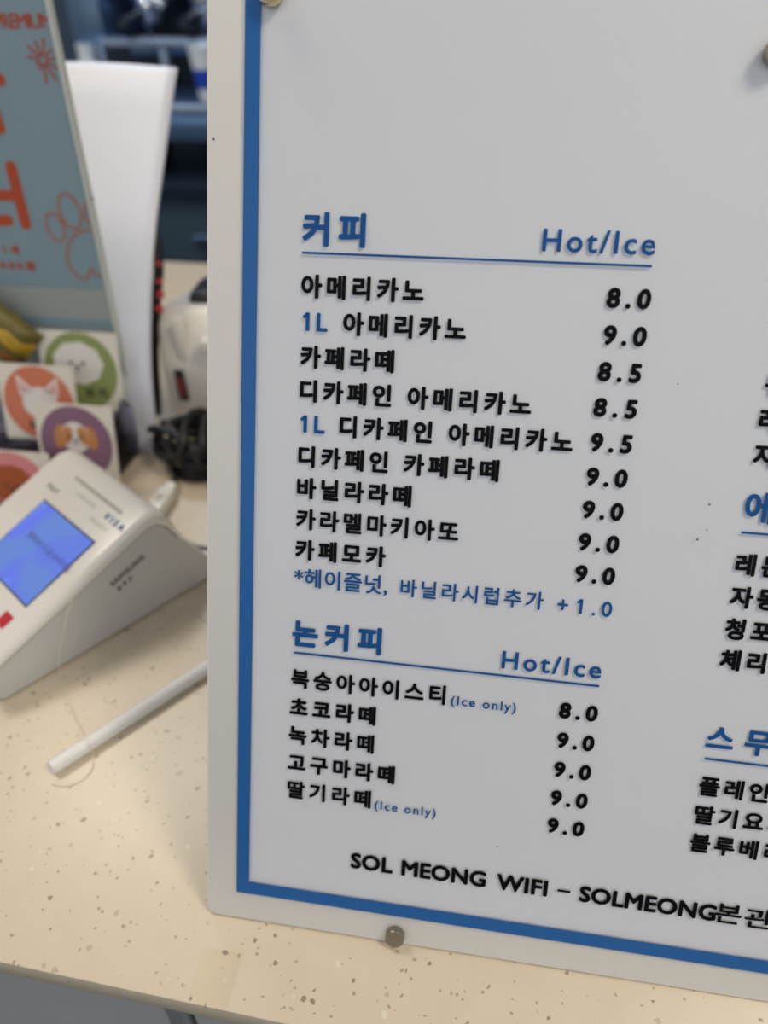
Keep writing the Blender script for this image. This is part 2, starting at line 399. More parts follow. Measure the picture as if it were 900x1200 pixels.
T('1L', 354.5, 384, R1[1] - 0.9, 0.0066, 'blue_text', 0.03); T('아메리카노', 402, 546.5, R1[1])
T('카페라떼', 352, 462, R1[2])
T('디카페인', 351.5, 458.7, R1[3]); T('아메리카노', 477.5, 623, R1[3])
T('1L', 351.8, 380.7, R1[4] - 0.9, 0.0066, 'blue_text', 0.03); T('디카페인', 398, 506.7, R1[4]); T('아메리카노', 525.5, 671.7, R1[4])
T('디카페인', 349.5, 454.8, R1[5]); T('카페라떼', 473, 585, R1[5])
T('바닐라라떼', 348, 482.3, R1[6])
T('카라멜마키아또', 347, 537.5, R1[7])
T('카페모카', 346, 452, R1[8])
T('*헤이즐넛,', 345, 454, 168.9, 0.0082, 'blue_text', 0.018)
T('바닐라시럽추가', 469.5, 637, 168.4, 0.0072, 'blue_text', 0.018)
T('+', 653.3, 666, 166.3, 0.0043, 'blue_text', 0.014); T('1.0', 675.5, 717.5, 167.1, 0.0061, 'blue_text', 0.016)
T('논커피', 342.5, 447.3, 147.2, HH, 'blue_text', 0.042)
T('Hot/Ice', 588.3, 705, 143.2, 0.0075, 'blue_text', 0.018)
R2 = [125.8, 113.0, 100.3, 87.5, 74.8]
T('복숭아아이스티', 341, 522.3, R2[0]); T('초코라떼', 339.5, 440.5, R2[1]); T('녹차라떼', 338.3, 438.3, R2[2])
T('고구마라떼', 337.2, 462.7, R2[3]); T('딸기라떼', 336.8, 434.7, R2[4])
T('(Ice only)', 528.5, 604.7, 121.9, 0.0052, 'blue_text', 0.018); T('(Ice only)', 439, 510.7, 70.6, 0.0052, 'blue_text', 0.018)
for body, l, rr, yt in (('8.0', 710.8, 762.8, 279.8), ('9.0', 706.7, 757.5, 267.3), ('8.5', 700.5, 751.5, 254.8), ('8.5', 695.3, 746.5, 242.3), ('9.5', 691.5, 740.8, 229.8),
                        ('9.0', 686.7, 735.3, 217.3), ('9.0', 682, 730.2, 205.0), ('9.0', 677.5, 725.2, 192.7), ('9.0', 673.5, 720.5, 180.4),
                        ('8.0', 655, 700.3, 124.5), ('9.0', 652.3, 696.2, 111.7), ('9.0', 648.7, 692.3, 98.9), ('9.0', 644.8, 688.3, 86.2), ('9.0', 641, 684.3, 73.5)):
    T(body, l, rr, yt, 0.0069, 'black', 0.044, sh=0.04)
for body, l, rr in (('SOL', 411, 460.3), ('MEONG', 470.5, 569.6), ('WIFI', 582, 641.8), ('SOLMEONG', 679, 839.5)):
    T(body, l, rr, 44.3, 0.0077, 'black', 0.038)
T('본', 838.5, 869, 45.6, 0.0090, 'black', 0.018); T('관', 872.5, 906, 45.4, 0.0090, 'black', 0.018)
x0 = bx(653.5, 0.0409); x1 = bx(668.5, 0.0406)
obj('lettering', boxm(x0, x1, 0.0400, 0.0410, -0.0001, 0), 'black', mb)
XR = 0.2006; PIT = 0.0091
def TR(body, ytop, h=HG, m='black', off=0.043, p=PIT, x=XR):
    text_fit(body, x, x + p * len(body) - 0.0012, ytop / 1000 - h, ytop / 1000, -0.0001, m, mb, off, 0.0001)
TR('유자차', 254.9); TR('레몬차', 242.4); TR('자몽차', 230.0)
TR('에이드', 213.0, HH, 'blue_text', 0.030, 0.0128)
TR('레몬에이드', 190.2); TR('자몽에이드', 177.8); TR('청포도에이드', 165.4); TR('체리에이드', 153.2)
TR('스무디', 122.3, HH * 0.93, 'blue_text', 0.030, 0.0128, bx(828, 0.117))
TR('플레인요거트', 100.4); TR('딸기요거트', 87.8); TR('블루베리요거트', 75.4)
for (px, py, m, rad) in ((463, 1096, 'steel', 0.0042), (319, -7, 'brass', 0.0046), (909.5, 64, 'steel', 0.0044)):
    x, y = bd(px, py); zb = -0.0012 if py > 1000 else 0.0005
    o = obj('bolt', lathe([(rad * .9, zb), (rad, zb + .0006), (rad, zb + .0034), (rad * .94, zb + .0038), (rad * .3, zb + .0038)], 28, c=(x, y, 0)), m, mb, True)
    o['label'] = 'warm shiny round bolt head at the top corner' if m == 'brass' else 'round brushed steel bolt head'
# faint scuffs and dust on the face
for (px, py, s) in ((831, 591, .00045), (817, 632, .0005), (828, 621, .0003), (794, 450, .0003), (583, 991, .0003), (249, 162, .0004)):
    x, y = bd(px, py)
    if px < 283: obj('speck', lathe([(s, -0.0013), (s * .8, -0.00105)], 8, c=(x, y, 0)), 'ink', mb)
    else: obj('speck', lathe([(s, 0.0004), (s * .8, 0.00062)], 8, c=(x, y, 0)), 'grey_print', mb)
# rear prop that holds the board
lt = math.sin(LEAN); cs = math.cos(LEAN)
bm = bmesh.new()
ax, bx_ = 0.16, 0.22
topL = Vector((0, 0.26, -0.004))
def w2l(Y, Z): return (Y * math.sin(LEAN) + Z * math.cos(LEAN), -Y * math.cos(LEAN) + Z * math.sin(LEAN))
A = w2l(0.26 * math.sin(LEAN) + .0045, 0.26 * math.cos(LEAN) - .0016)
P = [(0.265, -0.0042), (0.225, -0.0042), w2l(0.215, 0.0), w2l(0.235, 0.0)]
vs = [[bm.verts.new((x, y, z)) for y, z in P] for x in (ax, bx_)]
bm.faces.new(vs[0]); bm.faces.new(vs[1][::-1])
for i in range(4): bm.faces.new((vs[0][i], vs[0][(i + 1) % 4], vs[1][(i + 1) % 4], vs[1][i]))
obj('rear_prop', bm, 'cream', mb)

# ================================================================== CARD READER
P0 = atz(0, 827); P1 = atz(240, 682)
yaw = math.atan2(P1.y - P0.y, P1.x - P0.x)
# local frame: x along its length (front to back), y across to the left, z up
cr = thing('card_reader', 'white payment terminal with a lit blue screen on the worktop at left', 'card reader', (P0.x, P0.y, 0), (0, 0, yaw))
RM = Matrix.Rotation(yaw, 4, 'Z'); RL = (Matrix.Translation(P0) @ RM).inverted()
W = 0.110
def side_profile(ins, zo=0.0):
    return None
prof = [(0.004, 0.0016), (0.158, 0.0016), (0.160, 0.004), (0.148, 0.022), (0.1335, 0.046), (0.1285, 0.0575), (0.1225, 0.0645), (0.116, 0.0655), (0.110, 0.0640), (0.0606, 0.0455), (0.012, 0.0283), (0.0045, 0.0235), (0.001, 0.015), (0.001, 0.005)]
def extrude_y(pts, y0, y1, bev=0.0, seg=3):
    bm = bmesh.new(); a = [bm.verts.new((x, y0, z)) for x, z in pts]; b = [bm.verts.new((x, y1, z)) for x, z in pts]
    n = len(pts); fs = [bm.faces.new(a[::-1]), bm.faces.new(b)]
    for i in range(n): bm.faces.new((a[i], a[(i + 1) % n], b[(i + 1) % n], b[i]))
    if bev > 0:
        es = list({e for f in fs for e in f.edges}); bmesh.ops.bevel(bm, geom=es, offset=bev, segments=seg, profile=0.5, affect='EDGES')
    return bm
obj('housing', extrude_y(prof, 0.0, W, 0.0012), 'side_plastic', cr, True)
# top shell: a thick slightly domed lid following the slope
k = math.tan(math.radians(20.27))
def zt(s): return 0.0263 + k * (s - 0.0089)
lid = [(0.001, 0.0205), (0.006, 0.0262), (0.0606, 0.0458), (0.112, 0.0655), (0.1195, 0.0655), (0.1255, 0.0600), (0.1315, 0.0480),
       (0.1345, 0.0480), (0.1305, 0.0610), (0.1262, 0.0695), (0.1200, 0.0732), (0.113, 0.0735), (0.0606, 0.0530), (0.006, 0.0325), (0.0005, 0.0285), (-0.0008, 0.0235)]
bm = bmesh.new(); n = len(lid); mid = 7
def lring(y, ins):
    out = []
    for i, (x, z) in enumerate(lid):
        t = ins if i >= 7 else 0.0
        out.append(bm.verts.new((x, y, z - t)))
    return out
ys = [(-0.0009, 0.0062), (-0.0007, 0.0040), (0.0008, 0.0020), (0.0028, 0.0007), (0.0055, 0.0)]
rows = [lring(y, t) for y, t in ys] + [lring(W - y, t) for y, t in ys[::-1]]
bm.faces.new(rows[0]); bm.faces.new(rows[-1][::-1])
for A_, B_ in zip(rows, rows[1:]):
    for i in range(n): bm.faces.new((A_[i], B_[i], B_[(i + 1) % n], A_[(i + 1) % n]))
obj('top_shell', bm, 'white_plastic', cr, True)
obj('shell_seam', tube([(x, -0.0004, z - .0002) for x, z in lid[:7]], 0.0006, 6), 'grey_print', cr, True)
# top plane frame
TP = Vector((0, 0, 0.0530 - (0.0735 - 0.0530) / (0.113 - 0.0606) * 0.0606)); sl = math.atan2(0.0735 - 0.0530, 0.113 - 0.0606)
TM = Matrix.Translation(TP) @ Matrix.Rotation(-sl, 4, 'Y')   # local x along slope, y left, z normal
TW = Matrix.Translation(P0) @ RM @ TM; TN = (TW.to_3x3() @ Vector((0, 0, 1))); TO = TW.translation
def tp(px, py):
    q = TW.inverted() @ onplane(px, py, TO, TN); return q.x, q.y
def put(o, Mx): o.data.transform(Mx); return o
tl, tr_, br = tp(52, 588), tp(107.5, 634), tp(33.5, 712)
sX1, sX0 = (tl[0] + tr_[0]) / 2, br[0]; sY0, sY1 = (tr_[1] + br[1]) / 2, tl[1]
put(obj('bezel', boxm(sX0 - .0012, sX1 + .0012, sY0 - .0012, sY1 + .0012, 0.0, 0.0004), 'lcd_off', cr), TM)
sc = put(obj('screen', boxm(sX0, sX1, sY0, sY1, 0.0005, 0.0008), 'screen', cr), TM); sc['label'] = 'glowing blue display'
# writing frame: x' to the reader's right (-y), y' up the slope (+x)
WF = TM @ Matrix(((0, 1, 0, 0), (-1, 0, 0, 0), (0, 0, 1, 0), (0, 0, 0, 1)))
def tw(px, py): a = tp(px, py); return -a[1], a[0]
def rt(body, pA, pB, h, m, off=0.02, z=0.0001):
    a = tw(*pA); b = tw(*pB); yc = (a[1] + b[1]) / 2
    return text_fit(body, a[0], b[0], yc - h / 2, yc + h / 2, z, m, cr, off, 0.0002, frame=WF)
rt('결제하실 카드를 넣어주세요', (33, 627), (84, 667), 0.0050, 'scr_text', 0.02, 0.0009)
rt('PAY', (57, 569), (68, 577), 0.0034, 'ink', 0.03)
rt('IC/MS CARD', (90, 579), (112, 594), 0.0020, 'grey_print', 0.0)
rt('VISA', (122, 605), (147, 619), 0.0046, 'blue_text', 0.03)
rt('READY', (106, 608), (126, 622), 0.0026, 'pale_print', 0.0)
a = tp(85, 563); b = tp(147, 598)
put(obj('slot', prism(rrect(-0.0012 + (a[0] + b[0]) / 2, 0.0012 + (a[0] + b[0]) / 2, b[1], a[1], 0.0011), 0.0, 0.0003), 'pale_print', cr), TM)
a = tp(0, 728); b = tp(12, 727); c_ = tp(6, 727)
bt = put(obj('button', boxm(c_[0] - .0045, c_[0] + .0045, c_[1] - .0045, c_[1] + .0045, 0.0, 0.0009, 0.0003), 'red', cr), TM); bt['label'] = 'small red key below the screen'
# side writing: frame x' = +x, y' = +z, normal -y
SF = Matrix(((1, 0, 0, 0), (0, 0, -1, 0), (0, 1, 0, 0), (0, 0, 0, 1)))
S20 = Matrix.Translation((0.0824, -0.0001, 0.0375)) @ Matrix.Rotation(-math.radians(17), 4, 'Y') @ SF
text_fit('SAMSUNG', 0, 0.0262, 0, 0.0040, 0.0, 'ink', cr, 0.03, 0.0002, frame=S20)
text_fit('pay', 0.0015, 0.0125, -0.0072, -0.0030, 0.0, 'ink', cr, 0.02, 0.0002, frame=S20)
for x in (0.02, 0.14):
    for y in (0.012, W - 0.012): obj('foot', lathe([(0.005, 0), (0.005, 0.0018)], 16, c=(x, y, 0)), 'blk', cr)

# ================================================================== WHITE TUBE AND THREAD
ra, rb = atz(60, 900, 0.0042), atz(240, 784, 0.0042)
dr = (rb - ra).normalized()
rl = 0.165
tb = thing('plastic_tube', 'slim white plastic tube lying on the worktop beside the menu board', 'tube', (ra.x, ra.y, 0.0042))
ln = Vector((dr.x, dr.y, 0)).normalized()
obj('barrel', tube([ln * 0.0, ln * 0.0006, ln * 0.012, ln * rl * .5, ln * rl], 0.0042, 24, rads=[0.0036, 0.0041, 0.0042, 0.0042, 0.0042]), 'tube', tb, True)
bm = bmesh.new()
for i in range(5):
    t = 0.0015 + i * 0.0026
    circ = []
    e2 = Vector((0, 0, 1)); e1_ = ln.cross(e2)
    for j in range(24):
        a = 2 * PI * j / 24; circ.append(ln * (t + 0.0013 * j / 24 * 1.0) + (e1_ * math.cos(a) + e2 * math.sin(a)) * 0.00405)
    tube(circ, 0.00035, 5, bm)
obj('thread_ridge', bm, 'tube', tb, True)
th = [P0 + Vector((0, 0, 0))]
rdp = lambda px, py, off=-0.0015: onplane(px, py, P0 + RM.to_3x3() @ Vector((0, off, 0)), RM.to_3x3() @ Vector((0, 1, 0)))
pts = [rdp(86, 700, -.001), rdp(80, 715, -.003), rdp(73, 745, -.004), rdp(69, 775, -.004), rdp(73, 803, -.004)]
pts = [p for p in pts] + [atz(82, 826, 0.0015), atz(92, 848, 0.0012), atz(99, 861, 0.0085), atz(104, 872, 0.0085), atz(109, 884, 0.0008), atz(108, 900, 0.0006), atz(98, 912, 0.0006), atz(80, 921, 0.0006), atz(60, 919, 0.0006)]
o = obj('nylon_thread', tube(spline(pts, 8), 0.0003, 6), 'thread', None, True)
tag(o, 'thin pale nylon thread hanging from the terminal over the white tube', 'thread')

# ================================================================== POSTER STAND
pl = math.radians(3.4)
PP = Vector((-0.2, 0.378, 0)); PU = Vector((0, math.sin(pl), math.cos(pl))); PN = Vector((0, -math.cos(pl), math.sin(pl)))
ps = thing('poster_stand', 'acrylic stand holding the blue grey poster with orange writing and paw', 'sign', PP, (PI / 2 - pl, 0, 0))
def pq(px, py):
    p = onplane(px, py, PP, PN) - PP; return p.x, p.dot(PU)
eR = (pq(62, 0)[0] + pq(133, 383)[0]) / 2 + 0.0005
PT = 0.44
yb = pq(80, 338)[1]
obj('poster', boxm(-0.26, eR - 0.0035, yb, PT - 0.004, -0.0012, -0.0002), 'poster', ps)
o = obj('poster_footer', boxm(-0.26, eR - 0.0035, 0.012, yb - 0.0002, -0.0012, -0.0002), 'poster_band', ps); o['label'] = 'pale band at the foot of the poster'
ya, yb2 = pq(100, 374)[1], pq(100, 383)[1]
obj('footer_stripe', boxm(-0.26, eR - 0.0035, yb2, ya, -0.0001, 0.0001), 'poster', ps)
obj('back_panel', boxm(-0.262, eR, 0.0016, PT, -0.0042, -0.0014, 0.0004), 'edge', ps)
obj('side_edge', boxm(eR - 0.0033, eR, 0.0016, PT, -0.0012, 0.0012, 0.0004), 'edge', ps)
obj('base', boxm(-0.262, eR, 0.0, 0.0015, -0.004, 0.02, 0.0004), 'clear', ps)
def ptext(body, pA, pB, h, off, m='orange', ang=0):
    a, b = pq(*pA), pq(*pB); yc = (a[1] + b[1]) / 2
    text_fit(body, a[0], b[0], yc - h / 2, yc + h / 2, 0.0, m, ps, off, 0.0003)
ptext('PREMIUM', (-6, 25), (60, 24), 0.0085, 0.018)
# starburst
cx_, cy_ = pq(50, 70); bm = bmesh.new()
for a, L1 in zip([0.1 + i * 2 * PI / 11 for i in range(11)], (.011, .010, .013, .011, .012, .011, .006, .007, .0135, .014, .011)):
    q = Vector((math.cos(a), math.sin(a))); c2 = Vector((cx_, cy_))
    t_ = Vector((-q.y, q.x)); pts2 = [c2 + q * 0.0022 + t_ * .0005, c2 + q * L1 + t_ * .0007, c2 + q * L1 - t_ * .0007, c2 + q * 0.0022 - t_ * .0005]
    prism([tuple(p) for p in pts2][::-1], 0.0, 0.0003, bm=bm)
obj('starburst', bm, 'orange', ps)
# large Hangul strokes: the letter that ends at the right margin of the headline
def stroke(pa, pb, wd):
    a, b = Vector(pq(*pa)), Vector(pq(*pb)); n = 10; t = (b - a).normalized(); ang = math.atan2(t.y, t.x); pts3 = []
    for i in range(n + 1):
        q = ang - PI / 2 + PI * i / n; pts3.append((b.x + wd / 2 * math.cos(q), b.y + wd / 2 * math.sin(q)))
    for i in range(n + 1):
        q = ang + PI / 2 + PI * i / n; pts3.append((a.x + wd / 2 * math.cos(q), a.y + wd / 2 * math.sin(q)))
    return pts3
for i, (pa, pb, wd) in enumerate((((13, 196), (30, 262), 0.0085), ((-4, 229), (18, 229), 0.0075), ((-30, 258), (10, 258), 0.0075), ((-30, 228), (-12, 228), .0075), ((-30, 205), (-8, 205), .0075), ((-32, 205), (-30, 258), .0075),
                       ((-8, 125), (0, 150), 0.0075), ((-8, 92), (0, 93), 0.0075))):
    obj('headline_stroke', prism(stroke(pa, pb, wd), 0.0, 0.0003 + i * 0.00003), 'orange', ps)
ptext('1개', (3, 293), (22, 293), 0.0068, 0.04)
ptext('10,000원', (-25, 310), (41, 311), 0.0072, 0.05)
def pell(px, py, rx, ry, rot):
    c = pq(px, py); s = 0.000735; return ell(c[0], c[1], rx * s, ry * s, 36, rot)
obj('paw_outline', polyline_ribbon(pell(65, 266, 9, 14, 0.15), 0.0016, 0, 0.0003, True), 'orange_line', ps)
obj('paw_outline', polyline_ribbon(pell(82, 248, 11, 17, 0.1), 0.0016, 0, 0.0003, True), 'orange_line', ps)
def arc(seq): return [pq(x, y) for x, y in seq]
def sp2(seq, k=6): return [(p.x, p.y) for p in spline([(x, y, 0) for x, y in arc(seq)], k)]
obj('paw_outline', polyline_ribbon(sp2([(110, 232), (103, 234), (99, 246), (103, 260), (112, 265)]), 0.0016, 0, 0.0003), 'orange_line', ps)
obj('paw_outline', polyline_ribbon(sp2([(114, 272), (100, 270), (86, 277), (79, 292), (81, 310), (92, 324), (103, 325), (107, 314), (113, 322), (121, 324)]), 0.0016, 0, 0.0003), 'orange_line', ps)

# ================================================================== CURVED WHITE SHEET
XE = -0.172
edge_px = [(208, 80), (203, 110), (199, 140), (195, 170), (191, 200), (187, 230), (183, 262), (180, 295), (178, 330), (177, 365), (176.5, 400), (177, 430), (179, 460), (182, 490), (185, 512)]
def onx(px, py, X):
    q = ray(px, py); return CAM + q * ((X - CAM.x) / q.x)
ed = [onx(x, y, XE) for x, y in edge_px]
prof_s = [(p.y, p.z) for p in ed]
lastY, lastZ = prof_s[-1]
prof_s.append((lastY - 0.004, 0.0015))
bm = bmesh.new(); nx = 14; XL = -0.305
grid = []
sp = spline([(0, a, b) for a, b in prof_s], 3)
for i in range(nx + 1):
    t = i / nx; x = XL + (XE - XL) * t; row = []
    for j, p in enumerate(sp):
        hfrac = 1 - j / (len(sp) - 1)
        bow = 0.010 * math.sin(PI * t) * hfrac
        row.append(bm.verts.new((x, p.y, p.z + 0.004 * math.sin(PI * (0.3 + 0.7 * t)) * hfrac ** 6)))
    grid.append(row)
for i in range(nx):
    for j in range(len(sp) - 1): bm.faces.new((grid[i][j], grid[i + 1][j], grid[i + 1][j + 1], grid[i][j + 1]))
o = obj('plastic_sheet', bm, 'sheet', None, True)
md = o.modifiers.new('thick', 'SOLIDIFY'); md.thickness = 0.0018; md.offset = 0
tag(o, 'tall curved white plastic sheet standing behind the blue grey poster', 'display sheet')

# ================================================================== STEPPED RACK AND DOG CARDS
def lean_frame(px, py, y0, ang):
    P = aty(px, py, y0); return P
rack = thing('card_rack', 'stepped lilac clear acrylic rack holding the round dog cards', 'rack', (-0.24, 0.30, 0))
obj('base_plate', boxm(-0.09, 0.048, -0.022, 0.070, 0.0, 0.002, 0.0005), 'lilac', rack)
cards = []
CA = math.radians(14)
def card(name_label, TLpx, TRpx, hgt, y0, disc, face, textbody, wmin=None):
    U = Vector((0, math.sin(CA), math.cos(CA))); Nn = Vector((0, -math.cos(CA), math.sin(CA)))
    TR_ = aty(TRpx[0], TRpx[1], y0); TL_ = onplane(TLpx[0], TLpx[1], TR_, Nn)
    wd = wmin or (TR_.x - TL_.x)
    base = TR_ - U * hgt; org = Vector((TR_.x - wd / 2, base.y, base.z))
    t = thing('dog_card', name_label, 'card', org, (PI / 2 - CA, 0, 0))
    obj('sheet', prism(rrect(-wd / 2, wd / 2, 0, hgt, 0.0012), -0.0012, 0.0), 'card', t)
    return t, wd, hgt, org
def disc_(t, wd, hgt, m, rf=0.46, z=0.0):
    obj('printed_disc', prism(ell(0, hgt * 0.5, wd * rf, wd * rf, 48), z, z + 0.0002), m, t)
def shape(t, pts, m, lv, name): obj(name, prism(pts, 0.0002 * lv, 0.0002 * lv + 0.00018), m, t)
def eyes(t, cx, cy, s, lv=3, sep=1.0):
    for dx in (-sep, sep): shape(t, ell(cx + dx * s, cy, s * .28, s * .32, 12), 'ink', lv, 'eye')
    shape(t, ell(cx, cy - s * .55, s * .34, s * .24, 12), 'ink', lv, 'nose')
    obj('mouth', polyline_ribbon([(cx - s * .6, cy - s * 1.15), (cx - s * .25, cy - s * 1.3), (cx, cy - s * .8), (cx + s * .25, cy - s * 1.3), (cx + s * .6, cy - s * 1.15)], s * .12, 0.0002 * lv, 0.0002 * lv + .0001), 'ink', t)
# green: fluffy white dog
t, wd, hg, o0 = card('square card with olive green disc and fluffy white dog, rearmost', (42, 388), (136, 391), 0.064, 0.375, 'g', None, None); gO = o0
disc_(t, wd, hg, 'g')
shape(t, ell(-wd * .02, hg * .60, wd * .31, wd * .25, 48, 0, 0.03, 9), 'furw', 1, 'dog_face'); eyes(t, -wd * .03, hg * .60, wd * .075)
text_fit('보리', wd * .03, wd * .30, hg * .17, hg * .30, 0.0002, 'ink', t, 0.03, 0.0002)
# coral: white cat-eared dog
t, wd, hg, o1 = card('square card with coral disc and white pointy eared dog', (-6, 427), (84, 430), 0.062, 0.345, 'o', None, None)
disc_(t, wd, hg, 'o')
for s in (-1, 1):
    shape(t, [(s * wd * .05 + wd * .02, hg * .66), (s * wd * .27 + wd * .02, hg * .86), (s * wd * .25 + wd * .02, hg * .58)][::s], 'furw', 1, 'ear')
    shape(t, [(s * wd * .12 + wd * .02, hg * .68), (s * wd * .245 + wd * .02, hg * .80), (s * wd * .23 + wd * .02, hg * .62)][::s], 'earpink', 2, 'ear_lining')
shape(t, ell(wd * .02, hg * .50, wd * .23, wd * .20, 48), 'furw', 1, 'dog_face'); eyes(t, wd * .02, hg * .5, wd * .075)
text_fit('몽이', -wd * .17, wd * .10, hg * .15, hg * .26, 0.0002, 'ink', t, 0.03, 0.0002)
# mauve: ginger and white long-eared dog
t, wd, hg, o2 = card('square card with mauve disc and ginger and white dog', (38, 475), (130, 477), 0.062, 0.317, 'p', None, None)
disc_(t, wd, hg, 'p')
for s in (-1, 1): shape(t, ell(s * wd * .20, hg * .58, wd * .075, wd * .15, 24, s * 0.15), 'furo', 1, 'ear')
shape(t, ell(0, hg * .58, wd * .18, wd * .19, 40), 'furw', 2, 'dog_face')
for s in (-1, 1): shape(t, ell(s * wd * .105, hg * .60, wd * .07, wd * .12, 24, s * 0.3), 'furo', 3, 'face_patch')
eyes(t, 0, hg * .58, wd * .07, 4, 1.1)
text_fit('코코', -wd * .02, wd * .26, hg * .14, hg * .26, 0.0002, 'ink', t, 0.03, 0.0002)
# pink: brown poodle
t, wd, hg, o3 = card('square card with pink disc and curly rust brown dog, behind the terminal', (-20, 522), (56, 532), 0.062, 0.290, 'pk', None, None, 0.066)
disc_(t, wd, hg, 'pk')
cxp = -wd * .02
shape(t, ell(cxp, hg * .55, wd * .29, wd * .25, 60, 0, 0.03, 13), 'furb', 1, 'dog_face'); eyes(t, cxp, hg * .54, wd * .07, 3)
text_fit('구름', -wd * .15, wd * .17, hg * .12, hg * .24, 0.0002, 'ink', t, 0.03, 0.0002)
for org in (o0, o1, o2, o3):
    zz = org.z; yy = org.y - 0.30
    obj('step', boxm(-0.09, 0.048, yy - 0.010, yy + 0.006, 0.002, max(0.0035, zz - 0.0004), 0.0003), 'lilac', rack)
obj('side_panel', prism([(-0.024, 0.002), (0.069, 0.002), (0.069, max(0.03, o0.z)), (0.060, max(0.03, o0.z) + .012), (0.020, 0.03), (-0.024, 0.008)], 0.0485, 0.0510), 'lilac', rack).data.transform(Matrix(((0, 0, 1, 0), (1, 0, 0, 0), (0, 1, 0, 0), (0, 0, 0, 1))))
print('card bases', o0, o1, o2, o3)

# snack packet behind the coral card
y0 = 0.366
sn = thing('snack_packet', 'small golden and olive foil snack packet behind the coral card', 'snack', aty(-3, 386, y0), (PI / 2 - 0.25, 0.75, 0))
def pillow(wd, hg, dp, n=14):
    bm = bmesh.new(); G = [[], []]
    for sgn, L_ in ((1, G[0]), (-1, G[1])):
        for i in range(n + 1):
            row = []
            for j in range(n + 1):
                a, b = 2 * i / n - 1, 2 * j / n - 1
                h = max(0, (1 - a ** 4)) ** .6 * max(0, (1 - b ** 4)) ** .6
                row.append(bm.verts.new((a * wd / 2 * (1 - .05 * h), b * hg / 2, sgn * (dp * h + 0.0003) + 0.0012 * math.sin(9 * a + 5 * b) * h)))
            L_.append(row)
        for i in range(n):
            for j in range(n): bm.faces.new((L_[i][j], L_[i + 1][j], L_[i + 1][j + 1], L_[i][j + 1]))
    bmesh.ops.remove_doubles(bm, verts=bm.verts[:], dist=0.0007); return bm
obj('wrapper', pillow(0.060, 0.040, 0.011), 'olive', sn, True)
bm = bmesh.new()
for i in range(9):
    box(bm, -0.028 + i * .0064, -0.0245 + i * .0064, -0.0262, -0.0195, -0.0008, 0.0008)
obj('crimped_end', bm, 'olive', sn)
bm = pillow(0.0605, 0.015, 0.0112); ob = obj('gold_band', bm, 'gold', sn, True); ob.location = (0, 0.003, 0.0012)
bm = pillow(0.056, 0.007, 0.0108); obj('red_band', bm, 'rim', sn, True).location = (0, -0.010, 0.0010)

# ================================================================== RECEIPT PRINTER
fy = 0.415
pxl = aty(189, 440, fy).x
zt_ = aty(215, 352, fy + 0.03).z
pr = thing('receipt_printer', 'ivory receipt printer with a red rocker switch behind the menu board', 'printer', (pxl, fy, 0))
PW, PD = 0.150, 0.17
bm = bmesh.new()
prp = [(0.0, 0.002), (-0.004, zt_ * .55), (0.004, zt_ * .86), (0.016, zt_), (PD - .02, zt_ * .80), (PD, zt_ * .80 - .02), (PD, 0.002)]
bodyp = [(y, z) for y, z in prp]
a_ = [bm.verts.new((0.002, y, z)) for y, z in bodyp]; b_ = [bm.verts.new((PW, y, z)) for y, z in bodyp]
n = len(bodyp); bm.faces.new(a_); bm.faces.new(b_[::-1])
for i in range(n): bm.faces.new((a_[i], b_[i], b_[(i + 1) % n], a_[(i + 1) % n]))
bmesh.ops.recalc_face_normals(bm, faces=bm.faces[:])
bmesh.ops.bevel(bm, geom=bm.edges[:], offset=0.007, segments=4, profile=0.5, affect='EDGES')
obj('body', bm, 'printer', pr, True)
def prx(px, py, yy=fy - .002): p = aty(px, py, yy); return p.x - pxl, p.z
a = prx(205, 432); b = prx(222.5, 468)
obj('switch_frame', boxm(a[0], b[0], -0.0055, 0.002, b[1], a[1], 0.0008), 'blkgloss', pr)
o = obj('rocker_switch', boxm(a[0] + .0034, b[0] - .0030, -0.0068, -0.002, b[1] + .0050, a[1] - .0065, 0.0008), 'red', pr); o['label'] = 'red rocker switch'
a = prx(200, 372); b = prx(222, 424)
obj('front_cover', boxm(a[0], b[0], -0.0030, 0.001, b[1], a[1], 0.0015), 'printer', pr, True)
a = prx(226, 340); b = prx(262, 414)
obj('cutter_lip', boxm(a[0], b[0] + .06, -0.010, 0.004, b[1], b[1] + .014, 0.003), 'printer', pr, True)
bm = bmesh.new(); 
dome = [(0.0, 0.0), (0.012, 0.012), (0.035, 0.020), (0.09, 0.022), (0.12, 0.014), (0.13, 0.0)]
a_ = [bm.verts.new((0.022, 0.028 + y, zt_ - .002 - y * .20 + z * .8)) for y, z in dome]; b_ = [bm.verts.new((PW - .012, 0.028 + y, zt_ - .002 - y * .20 + z * .8)) for y, z in dome]
n = len(dome); bm.faces.new(a_); bm.faces.new(b_[::-1])
for i in range(n): bm.faces.new((a_[i], b_[i], b_[(i + 1) % n], a_[(i + 1) % n]))
bmesh.ops.bevel(bm, geom=bm.edges[:], offset=0.004, segments=3, profile=0.5, affect='EDGES')
obj('paper_lid', bm, 'blkgloss', pr, True)
for x in (0.015, PW - .015):
    for y in (0.02, PD - .02): obj('foot', lathe([(0.006, 0), (0.006, 0.004)], 14, c=(x, y, 0)), 'blk', pr)

